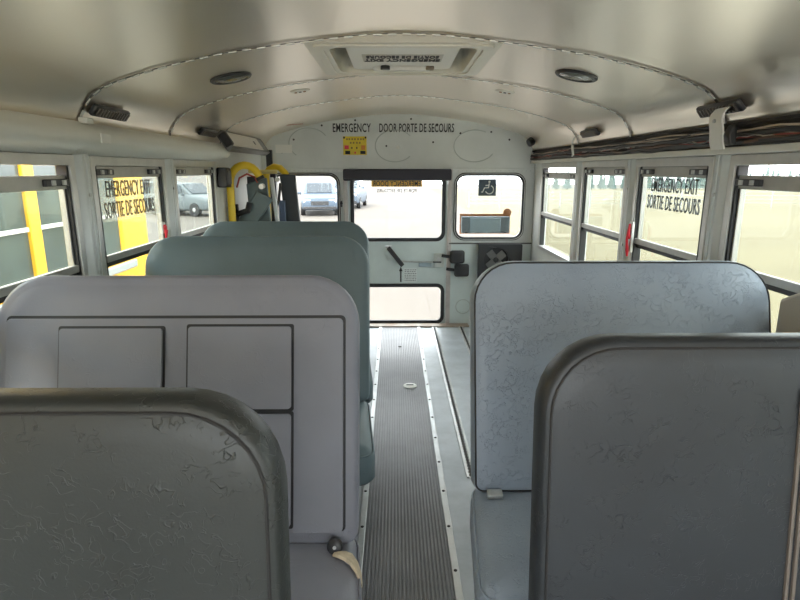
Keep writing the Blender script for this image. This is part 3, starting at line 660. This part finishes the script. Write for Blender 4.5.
# ------------------------------------------------------------------ seats
def rr_ring(w, h, r, rb, inset, y, z0=0):
    pts = rrect(-w/2+inset, w/2-inset, inset*.6, h-inset, max(r-inset, .012), 8, max(rb-inset, .008))
    return [Vector((a, y, z0+b)) for a, b in pts]
def make_seat(name, w, label, vin, lean=15, side=1, x=0, ytop=1, rim=.045, ztop=1.04, welt=True):
    """side = +1 aisle is on the +x side, -1 aisle on the -x side"""
    zj = .385; H_ = (ztop-zj)/math.cos(R(lean)); yoff = (ztop-zj)*math.tan(R(lean))
    root = empty(name, (x, ytop-yoff, 0), label=label, cat='bus seat', group='grey vinyl bus seats')
    M = Matrix.Translation((0, 0, zj)) @ Matrix.Rotation(R(-lean), 4, 'X')
    g = rim
    prof = [(.20, .040), (.06, .044), (.022, .040), (.006, .028), (0, .010), (0, -.020), (.003, -.035), (.003+g*.5, -.042), (.004+g, -.0415), (.010+g, -.0445), (.04+g, -.048), (.12, -.050), (.20, -.052)]
    rs = [[M @ p for p in rr_ring(w, H_, .125, .03, i, y)] for i, y in prof]
    mb = MB(); mb.rings(rs)
    back = mb.build('backrest', vin, root, ang=75)
    if welt:
        MB().tube([M @ p for p in rr_ring(w, H_, .125, .03, rim+.004, -.0425)], .0026, 6, True).build('piping', STITCH, back)
    # seam line round the rear of the rim
    # cushion
    cw = w-.006; rings = []; fl = lambda a, b: side*.04*max(0, min(1, (.05-b)/.45)) if a*side > 0 else 0
    for ins, z in ((.05, .245), (.015, .253), (0, .27), (0, .345), (.010, .368), (.03, .382), (.07, .390), (.15, .394)):
        rings.append([Vector((a+fl(a, b), b, z)) for a, b in rrect(-cw/2+ins, cw/2-ins, -.44+ins, .05-ins*.4, max(.06-ins, .012), 6)])
    MB().rings(rings).build('cushion', vin, root, ang=75)
    MB().tube([(a+fl(a, b), b, .365) for a, b in rrect(-cw/2+.005, cw/2-.005, -.435, .046, .055, 6)], .003, 6, True).build('cushion_piping', vin, root)
    # frame and legs
    MB().box(-cw/2+.03, cw/2-.03, -.40, .02, .22, .248).build('seat_frame', BLKP, root, bev=.004)
    for yy in (-.34, -.02):
        MB().tube([(side*(cw/2-.10), yy, .225), (side*(cw/2-.105), yy, .02)], .014, 10).build('leg', BLKP, root)
    MB().box(*sorted((side*(cw/2-.14), side*(cw/2-.07))), -.38, .02, 0.009, .022).build('foot_plate', BLKP, root, bev=.003)
    MB().box(*sorted((-side*(cw/2-.02), -side*(cw/2+.0))), -.38, .02, .225, .27).build('wall_bracket', BLKP, root, bev=.003)
    def front(u0, u1, v0, v1, d0, d1, nm, m_, r=.01, bev=.006, parent=back):   # a flat piece on the front of the backrest (heights are world z)
        k = 1/math.cos(R(lean)); o_ = [(a, b) for a, b in rrect(u0, u1, (v0-zj)*k, (v1-zj)*k, r, 4)]
        Mf = M @ Matrix(((1,0,0,0),(0,0,-1,-.050-d0),(0,1,0,0),(0,0,0,1)))
        return MB().plate(o_, [], Mf, d1-d0).build(nm, m_, parent, bev=bev)
    root['_'] = 0; del root['_']
    return root, back, front, M, zj, lean
s1, b1, *_ = make_seat('bus_seat', .92, 'smoke grey bus seat in the left foreground, cropped by the frame', VIN_A, x=-.632, ytop=.665, side=1, lean=5, rim=.012)
s2, b2, front, M2, zj, ln = make_seat('bus_seat', .918, 'mauve grey left bus seat with two built-in child seat panels', VIN_B, x=-.583, ytop=1.445, side=1, rim=.02, welt=False)
s3, b3, *_ = make_seat('bus_seat', .915, 'teal grey bus seat behind the child panel seat on the left', VIN_C, x=-.594, ytop=2.33, side=1, rim=.012, welt=False)
s4, b4, *_ = make_seat('bus_seat', .885, 'rearmost left bus seat in front of the wheelchair lift', VIN_C, x=-.612, ytop=3.01, side=1, rim=.012, welt=False)
s5, b5, front5, *_ = make_seat('bus_seat', .90, 'dark grey bus seat in the right foreground, cropped by the frame', VIN_E, x=.660, ytop=.905, side=-1, lean=6, rim=.012)
s6, b6, front6, *_ = make_seat('bus_seat', .888, 'blue grey wrinkled bus seat on the right behind the foreground seat', VIN_D, x=.640, ytop=1.675, side=-1, rim=.004)
# child-seat panels on the second left seat (u is across, local to the seat)
ox = -.583
front(-1.005-ox, -.155-ox, .42, .940, 0, .0015, 'seam_gap', BLACK, .012, None)
front(-.999-ox, -.161-ox, .42, .933, .0015, .012, 'front_panel', VIN_B, .012, .006)
def cpanel(x0, x1, z0, z1, nm):
    front(x0-ox-.006, x1-ox+.006, z0-.006, z1+.006, .0122, .0135, 'seam_gap', BLACK, .006, None)
    return front(x0-ox, x1-ox, z0, z1, .0135, .022, nm, VIN_B, .008, .006)
cpanel(-.862, -.609, .52, .909, 'child_seat_panel'); cpanel(-.544, -.289, .716, .913, 'child_seat_panel'); cpanel(-.544, -.289, .437, .704, 'child_seat_panel')
# black knob, torn foam at the aisle corner of the second left seat
kn = MB().lathe([(.019, 0), (.019, .010), (.013, .014), (.006, .015)], (-.180-ox, -.056, .405), (0, -1, .3), 20).build('belt_knob', BLKP, s2)
MB().lathe([(.0045, 0), (.0045, .002)], (-.180-ox, -.0705, .4095), (0, -1, .3), 10).build('knob_screw', ALUD, kn)
mb = MB(); nx = 7; path = [(-.185-ox, -.075, .392), (-.17-ox, -.08, .396), (-.155-ox, -.085, .397), (-.140-ox, -.09, .392), (-.126-ox, -.10, .377), (-.117-ox, -.11, .355), (-.114-ox, -.115, .335)]
wd = [.004, .010, .016, .02, .02, .018, .010]
rs = []
for (a, b, c), ww in zip(path, wd): rs.append([Vector((a, b-ww, c)), Vector((a, b+ww*.6, c)), Vector((a+.004, b+ww*.6, c+.007)), Vector((a+.004, b-ww, c+.007))])
MB().rings(rs).build('torn_foam', FOAM, s2, ang=60)
# belt tab at the cushion joint of the right blue-grey seat
bt = MB().obox((.255-.640, -.060, .402), (.022, 0, 0), (0, .012, .004), (0, -.003, .008)).build('belt_tab', ALUD, s6, bev=.003)
# stitched double piping near the wall end of the right foreground seat
for d in (-.006, .006):
    Ms = Matrix.Translation((0, 0, .385)) @ Matrix.Rotation(R(-6), 4, 'X')
    MB().tube([Ms @ Vector((.636-.660+d, -.0535, v)) for v in (.02, .2, .4, .575)], .004, 6).build('piping', mat('brown_piping', (.16, .13, .11), .5), b5)

# sloped moulding against the right wall between the two right seats
sp = MB(); sp.plate([(1.58, .60), (1.58, .945), (1.50, .985), (1.36, 1.05), (1.22, 1.05), (1.22, .60)][::-1], [], MYZ(1.088, 1), .022)
tag(sp.build('side_moulding', BEIGE, bev=.012), 'beige sloped moulding on the right wall beside the blue grey seat', 'moulding')

# ------------------------------------------------------------------ wheelchair lift, rear left
lift = empty('wheelchair_lift', (-.95, 3.9, 0), label='folded wheelchair lift with yellow handrails at the rear left', cat='wheelchair lift')
def lp(o): return child(o, lift)
arc = [(-1.083, 3.66, .10), (-1.083, 3.66, 1.20)]+[(-.985+.098*math.cos(R(a)), 3.66, 1.225+.115*math.sin(R(a))) for a in range(180, 29, -15)]+[(-.890, 3.66, 1.262)]
lp(MB().tube(arc, .024, 12).build('handrail', YELLOW))
lp(MB().tube([(-.893, 3.66, 1.268), (-.884, 3.66, 1.250)], .027, 12).build('rail_grip_end', BLACK))
arc2 = [(-.99, 4.25, .10), (-.99, 4.25, 1.20), (-.985, 4.25, 1.27), (-.96, 4.25, 1.315), (-.92, 4.25, 1.335), (-.875, 4.24, 1.325), (-.835, 4.22, 1.285), (-.825, 4.22, 1.265)]
lp(MB().tube(arc2, .024, 12).build('handrail', YELLOW))
lp(MB().tube([(-.829, 4.22, 1.272), (-.820, 4.22, 1.250)], .027, 12).build('rail_grip_end', BLACK))
lp(MB().tube([(-1.06, 4.05, 1.30), (-.86, 4.05, 1.297)], .014, 10).build('cross_bar', mat('pale_yellow', (.75, .62, .25), .4)))
lp(MB().tube([(-.955, 4.12, .1), (-.955, 4.12, 1.30)], .024, 10).build('yellow_post', YELLOW))
lp(MB().box(-1.112, -1.068, 3.72, 3.77, .05, 1.09).build('black_post', BLKP, bev=.004))
lp(MB().box(-1.07, -.985, 4.03, 4.08, .05, 1.265).build('black_post', BLKP, bev=.004))
lp(MB().box(-.935, -.895, 4.16, 4.22, .05, 1.29).build('black_post', BLKP, bev=.004))
lp(MB().obox((-.945, 3.86, .92), Vector((.068, 0, .02)), Vector((0, .02, 0)), Vector((-.02, 0, .40))*.8).build('platform_panel', LIFTG, bev=.008))
lp(MB().obox((-.975, 3.78, 1.03), Vector((.050, 0, -.030)), Vector((0, .014, 0)), Vector((.085, 0, .12))).build('bridge_flap', LIFTG, bev=.006))
lp(MB().obox((-.845, 3.95, .88), Vector((.012, 0, 0)), Vector((0, .02, 0)), Vector((-.035, 0, .38))).build('edge_channel', mat('white_steel', (.75, .76, .76), .35, .3), bev=.004))
lp(MB().obox((-.77, 4.12, .85), Vector((.055, 0, 0)), Vector((0, .025, 0)), Vector((-.030, 0, .43))).build('platform_panel', mat('lift_dark_panel', (.045, .05, .055), .45, .2), bev=.01))
lp(MB().obox((-.835, 4.05, .80), Vector((.022, 0, 0)), Vector((0, .018, 0)), Vector((.0, 0, .30))).build('blue_panel', mat('lift_blue', (.10, .14, .22), .4), bev=.006))
lp(MB().tube([(-.83, 4.00, 1.22), (-.845, 3.99, 1.10), (-.88, 3.98, 1.02), (-.90, 3.98, .90)], .010, 8).build('strap', BLACK))
lp(MB().cyl((-.905, 3.765, 1.205), (0, 1, 0), .018, .04, 16).build('pivot_plate', STEEL))
lp(MB().cyl((-.862, 4.06, 1.245), (0, 1, 0), .016, .02, 12).build('pivot_cap', WHITE))
lp(MB().tube([(-1.10, 3.74, 1.06), (-1.06, 3.73, 1.03), (-1.00, 3.73, 1.05), (-.985, 3.74, 1.10)], .020, 10).build('hose', BLACK))
lp(MB().tube([(-1.05, 3.69, 1.20), (-1.03, 3.69, 1.26), (-.98, 3.69, 1.285), (-.93, 3.69, 1.265), (-.915, 3.69, 1.23)], .006, 8).build('red_cable', mat('cable_red', (.4, .06, .04), .5)))
lp(MB().box(-1.08, -.74, 3.68, 4.28, .0015, .06).build('base', BLKP, bev=.006))
# control box on the pillar before the lift
cb = empty('control_box', (-1.08, 3.52, 1.2), label='small black control box on the wall beside the rearmost left window', cat='box')
child(MB().box(-1.118, -1.055, 3.50, 3.60, 1.205, 1.325).build('case', BLKP, bev=.010), cb)
child(MB().box(-1.055, -1.049, 3.515, 3.585, 1.225, 1.305).build('face', mat('box_face', (.09, .09, .09), .4), bev=.002), cb)
# overhead strip lamp above the lift
sl = empty('overhead_lamp', (-1.02, 3.95, 1.45), label='long white overhead lamp in a dark frame above the lift', cat='lamp')
def ob(c, dy, hx, hn, nm, m_, bv=.006):
    a = Vector((.55, 0, -.83)).normalized(); n_ = Vector((.83, 0, .55)).normalized()
    return child(MB().obox(c, (0, dy, 0), a*hx, n_*hn).build(nm, m_, bev=bv), sl)
ob((-1.035, 3.93, 1.478), .50, .062, .022, 'housing', mat('housing_grey', (.16, .155, .15), .4, .3))
ob((-1.016, 3.86, 1.491), .40, .048, .006, 'diffuser', mat('diffuser_cream', (.70, .66, .60), .35))
ob((-1.028, 3.45, 1.484), .025, .045, .024, 'end_block', BLACK, .01)
ob((-1.014, 4.28, 1.492), .06, .046, .005, 'end_panel', mat('end_grey', (.22, .23, .23), .4))
ob((-1.0108, 4.06, 1.4925), .012, .014, .004, 'catch', BLKP, .002)
child(MB().box(-1.02, -.975, 4.44, 4.47, 1.29, 1.46).build('hanger', BLKP, bev=.003), sl)

# ------------------------------------------------------------------ the yellow bus parked alongside
bus = empty('school_bus', (-4.1, 1.5, -.87), label='yellow school bus parked close outside the left windows', cat='bus')
def bp(o): return child(o, bus)
BX = -2.9; BY0, BY1 = -4.5, 6.55
bw0, bw1 = .43, 1.38
bpr = [(-2.9, -.45), (-2.9, bw0)]; 
# body side below and above the windows, ends, roof
bp(MB().box(-5.2, BX, BY0, BY1, -.45, bw0).build('lower_body', BUSY, bev=.03))
roofp = [(BX, bw1), (BX-.01, 1.45), (BX-.08, 1.68), (BX-.28, 1.84), (-4.05, 1.94), (-5.2+.28, 1.84), (-5.12, 1.68), (-5.19, 1.45), (-5.2, bw1)]
bp(MB().rings([[(x, y, z) for x, z in roofp] for y in (BY0, BY1)]).build('roof', BUSY, ang=50))
bp(MB().box(-5.2, BX, 5.92, BY1, bw0, bw1).build('rear_corner', BUSY, bev=.03))
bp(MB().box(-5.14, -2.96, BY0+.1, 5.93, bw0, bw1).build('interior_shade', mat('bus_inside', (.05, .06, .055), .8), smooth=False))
pys = [(-4.5, -4.2)]+[(1.75-.68*k, 1.89-.68*k) for k in range(8, 0, -1)]+[(1.75, 1.89), (2.43, 2.57), (3.10, 3.24), (3.78, 3.92), (4.45, 4.59), (4.97, 5.15), (5.92, 5.93)]
for a, b in pys[:-1]: bp(MB().box(BX-.05, BX, a, b, bw0, bw1).build('window_pillar', BUSY, bev=.008))
for (a, b), (c, d) in zip(pys, pys[1:]):
    bp(MB().box(BX-.035, BX-.03, b, c, bw0, bw1).build('window_pane', BUSGL, smooth=False))
    bp(MB().box(BX-.03, BX-.012, b, c, .835, .870).build('sash_rail', mat('sash_white', (.75, .74, .68), .4), bev=.004))
    bp(MB().box(BX-.03, BX-.014, b, b+.02, bw0, bw1).build('pane_seal', BLACK, smooth=False))
for z0, z1, m_ in ((.27, .36, mat('rub_rail_grey', (.40, .42, .42), .4, .3)), (-.12, -.04, BLKP)):
    bp(MB().box(BX-.005, BX+.03, BY0, 6.15, z0, z1).build('rub_rail', m_, bev=.02))
bp(MB().box(BX-.005, BX+.02, BY0, 6.15, .385, .41).build('rub_rail', MATS['rub_rail_grey'], bev=.008))
for y in (-3.3, 4.6):
    for x in (-3.05, -5.05):
        wt = bp(MB().lathe([(.25, -.13), (.46, -.13), (.48, -.08), (.48, .08), (.46, .13), (.25, .13)], (x, y, -.39), (1, 0, 0), 28).build('wheel', BLACK))
        hb = MB().lathe([(.24, -.10), (.24, .10), (.1, .12)], (x, y, -.39), (1, 0, 0), 20).build('hub', ALUD); child(hb, wt)
bp(MB().box(-5.1, -3.0, BY1-.02, BY1+.12, -.42, -.2).build('rear_bumper', BLKP, bev=.02))
for x in (-3.2, -4.9): bp(MB().cyl((x, BY1+.01, 1.6), (0, 1, 0), .09, .04, 20).build('rear_lamp', RED))

# ------------------------------------------------------------------ parked cars
def make_car(name, loc, rz, paint, label, h=1.0):
    c = empty(name, loc, rz, label, 'car', 'parked cars outside')
    # side profile stations along y (front at -y); rings of (x,z)
    def sec(y, w, z0, z1, k): return [Vector((a, y, b)) for a, b in rrect(-w/2, w/2, z0, z1, k, 3)]
    st = [(-2.25, 1.45, .38, .72, .10), (-2.2, 1.68, .30, .86, .14), (-1.5, 1.80, .26, .98, .16), (-.95, 1.84, .25, 1.04, .16), (0, 1.86, .25, 1.06, .16), (1.2, 1.85, .25, 1.06, .16), (2.0, 1.78, .28, 1.04, .16), (2.25, 1.60, .36, .92, .14)]
    MB().rings([sec(y, w, a, b*h if b > .5 else b, k) for y, w, a, b, k in st]).build('body', paint, c, ang=50)
    z0 = 1.02*h; z1 = 1.56*h
    st2 = [(-1.05, 1.62, z0-.05, z0+.02, .02), (-.35, 1.40, z0-.05, z1-.03, .12), (.2, 1.36, z0-.05, z1, .12), (1.4, 1.36, z0-.05, z1-.02, .12), (2.05, 1.52, z0-.05, z0+.06, .03)]
    MB().rings([sec(*q) for q in st2]).build('cabin', paint, c, ang=50)
    gl = mat('car_glass', (.03, .04, .05), .08)
    MB().obox((0, -.72, (z0+z1)/2+.01), (.62, 0, 0), (0, .31, (z1-z0)*.42), (0, -.012, .014)).build('windscreen', gl, c, bev=.01)
    MB().obox((0, 1.74, (z0+z1)/2+.03), (.60, 0, 0), (0, .25, -(z1-z0)*.38), (0, .012, .014)).build('rear_window', gl, c, bev=.01)
    for s in (-1, 1):
        for a, b in ((-.42, .40), (.46, 1.35)):
            MB().obox((s*.735, (a+b)/2, (z0+z1)/2-.01), (0, (b-a)/2, 0), (-s*.05, 0, (z1-z0)*.34), (s*.008, 0, 0)).build('side_window', gl, c, bev=.006)
        MB().obox((s*.62, -2.21, .72*h), (.17, 0, 0), (0, .03, .0), (0, 0, .075)).build('headlamp', mat('lamp_glass', (.85, .87, .9), .15), c, bev=.02)
        MB().obox((s*.72, 2.22, .80*h), (.12, 0, 0), (0, .03, 0), (0, 0, .10)).build('tail_lamp', RED, c, bev=.02)
        MB().obox((s*.98, -.75, 1.05*h), (.09, 0, 0), (0, .04, 0), (0, 0, .06)).build('mirror', paint, c, bev=.02)
        for y in (-1.4, 1.4):
            wv = MB().lathe([(.2, -.11), (.31, -.11), (.33, -.07), (.33, .07), (.31, .11), (.2, .11)], (s*.82, y, .33), (1, 0, 0), 22).build('wheel', BLACK, c)
            MB().lathe([(.2, -.10), (.2, .10), (.05, .115)], (s*.82, y, .33), (s, 0, 0), 18).build('rim', ALUD, wv)
    MB().obox((0, -2.245, .62*h), (.42, 0, 0), (0, .02, 0), (0, 0, .10)).build('grille', BLKP, c, bev=.01)
    MB().obox((0, -2.24, .40), (.80, 0, 0), (0, .05, 0), (0, 0, .07)).build('bumper', BLKP, c, bev=.02)
    return c
GZ = -.87
make_car('parked_car', (-3.95, 29.5, GZ), R(8), mat('car_blue_grey', (.07, .10, .14), .45, 0), 'blue grey car seen head-on through the left rear window', 1.0)
make_car('parked_car', (-2.85, 34.5, GZ), R(-4), mat('car_slate', (.09, .12, .16), .45, 0), 'slate blue car at the left edge of the door window', 1.12)
make_car('parked_car', (-10.4, 28.5, GZ), R(62), mat('car_silver', (.11, .13, .14), .45, 0), 'silver grey car seen through the rearmost left window', 1.0)
make_car('parked_car', (-13.2, 33, GZ), R(80), mat('car_pale', (.16, .18, .19), .45, 0), 'pale car parked behind the silver grey one on the left', 1.0)

# ------------------------------------------------------------------ fence and tree line beyond the field
fe = empty('wire_fence', (45, 54, GZ-54*FS), label='thin wire fence crossing the far side of the field', cat='fence')
GAL = mat('galvanised_wire', (.35, .38, .38), .5, .3)
pm = MB().tube([(0, 0, 0), (0, 0, 1.55)], .045, 6).mesh('post')
for k in range(34):
    o = link('post', pm, GAL, fe); o.location = (-38+k*2.9, 0, 0)
for z in (.45, .8, 1.15, 1.5):
    o = MB().tube([(-38, 0, z), (58, 0, z)], .018, 5).build('wire', GAL, fe)
TREE = [mat('conifer_dark', (.10, .15, .145), .9, 0, .3, 2), mat('conifer_mid', (.13, .18, .165), .9, 0, .3, 2)]  # crown colours lightened and blued to paint in distance haze
BARK = mat('bark', (.12, .09, .07), .9)
protos = []
for v in range(4):
    rnd = random.Random(20+v); hgt = 11.5; rs = []; n = 11
    mb = MB(); k = 0; z = .9
    while z < hgt-.2:
        q = 1-(z/hgt); r0 = 2.1*q*rnd.uniform(.85, 1.1)+.12; dz = .55+.5*q
        ring0 = [Vector((r0*rnd.uniform(.75, 1.2)*math.cos(2*math.pi*i/n), r0*rnd.uniform(.75, 1.2)*math.sin(2*math.pi*i/n), z-rnd.uniform(0, .25))) for i in range(n)]
        ring1 = [Vector((.18*r0*math.cos(2*math.pi*i/n), .18*r0*math.sin(2*math.pi*i/n), z+dz*1.35)) for i in range(n)]
        mb.rings([ring0, ring1]); z += dz*.62
    protos.append((mb.mesh('crown'), MB().tube([(0, 0, 0), (0, 0, 2.0)], .16, 6).mesh('trunk')))
rnd = random.Random(5)
lab_t = 'dark conifer in the far tree line beyond the right-hand field'
for k in range(120):
    x = 67+k*1.75+rnd.uniform(-.3, .3); y = 255+(k % 3)*7+rnd.uniform(-1, 1)
    cm, tm = protos[k % 4]; sc = rnd.uniform(.55, 1.0)
    t_ = empty('conifer_tree', (x, y, GZ-y*FS), rnd.uniform(0, 6), lab_t, 'tree', 'conifers of the far tree line'); t_.scale = (sc*rnd.uniform(.9, 1.2), sc, sc*rnd.uniform(.8, 1.15))
    link('crown', cm, TREE[k % 2], t_, smooth=False); link('trunk', tm, BARK, t_, smooth=False)
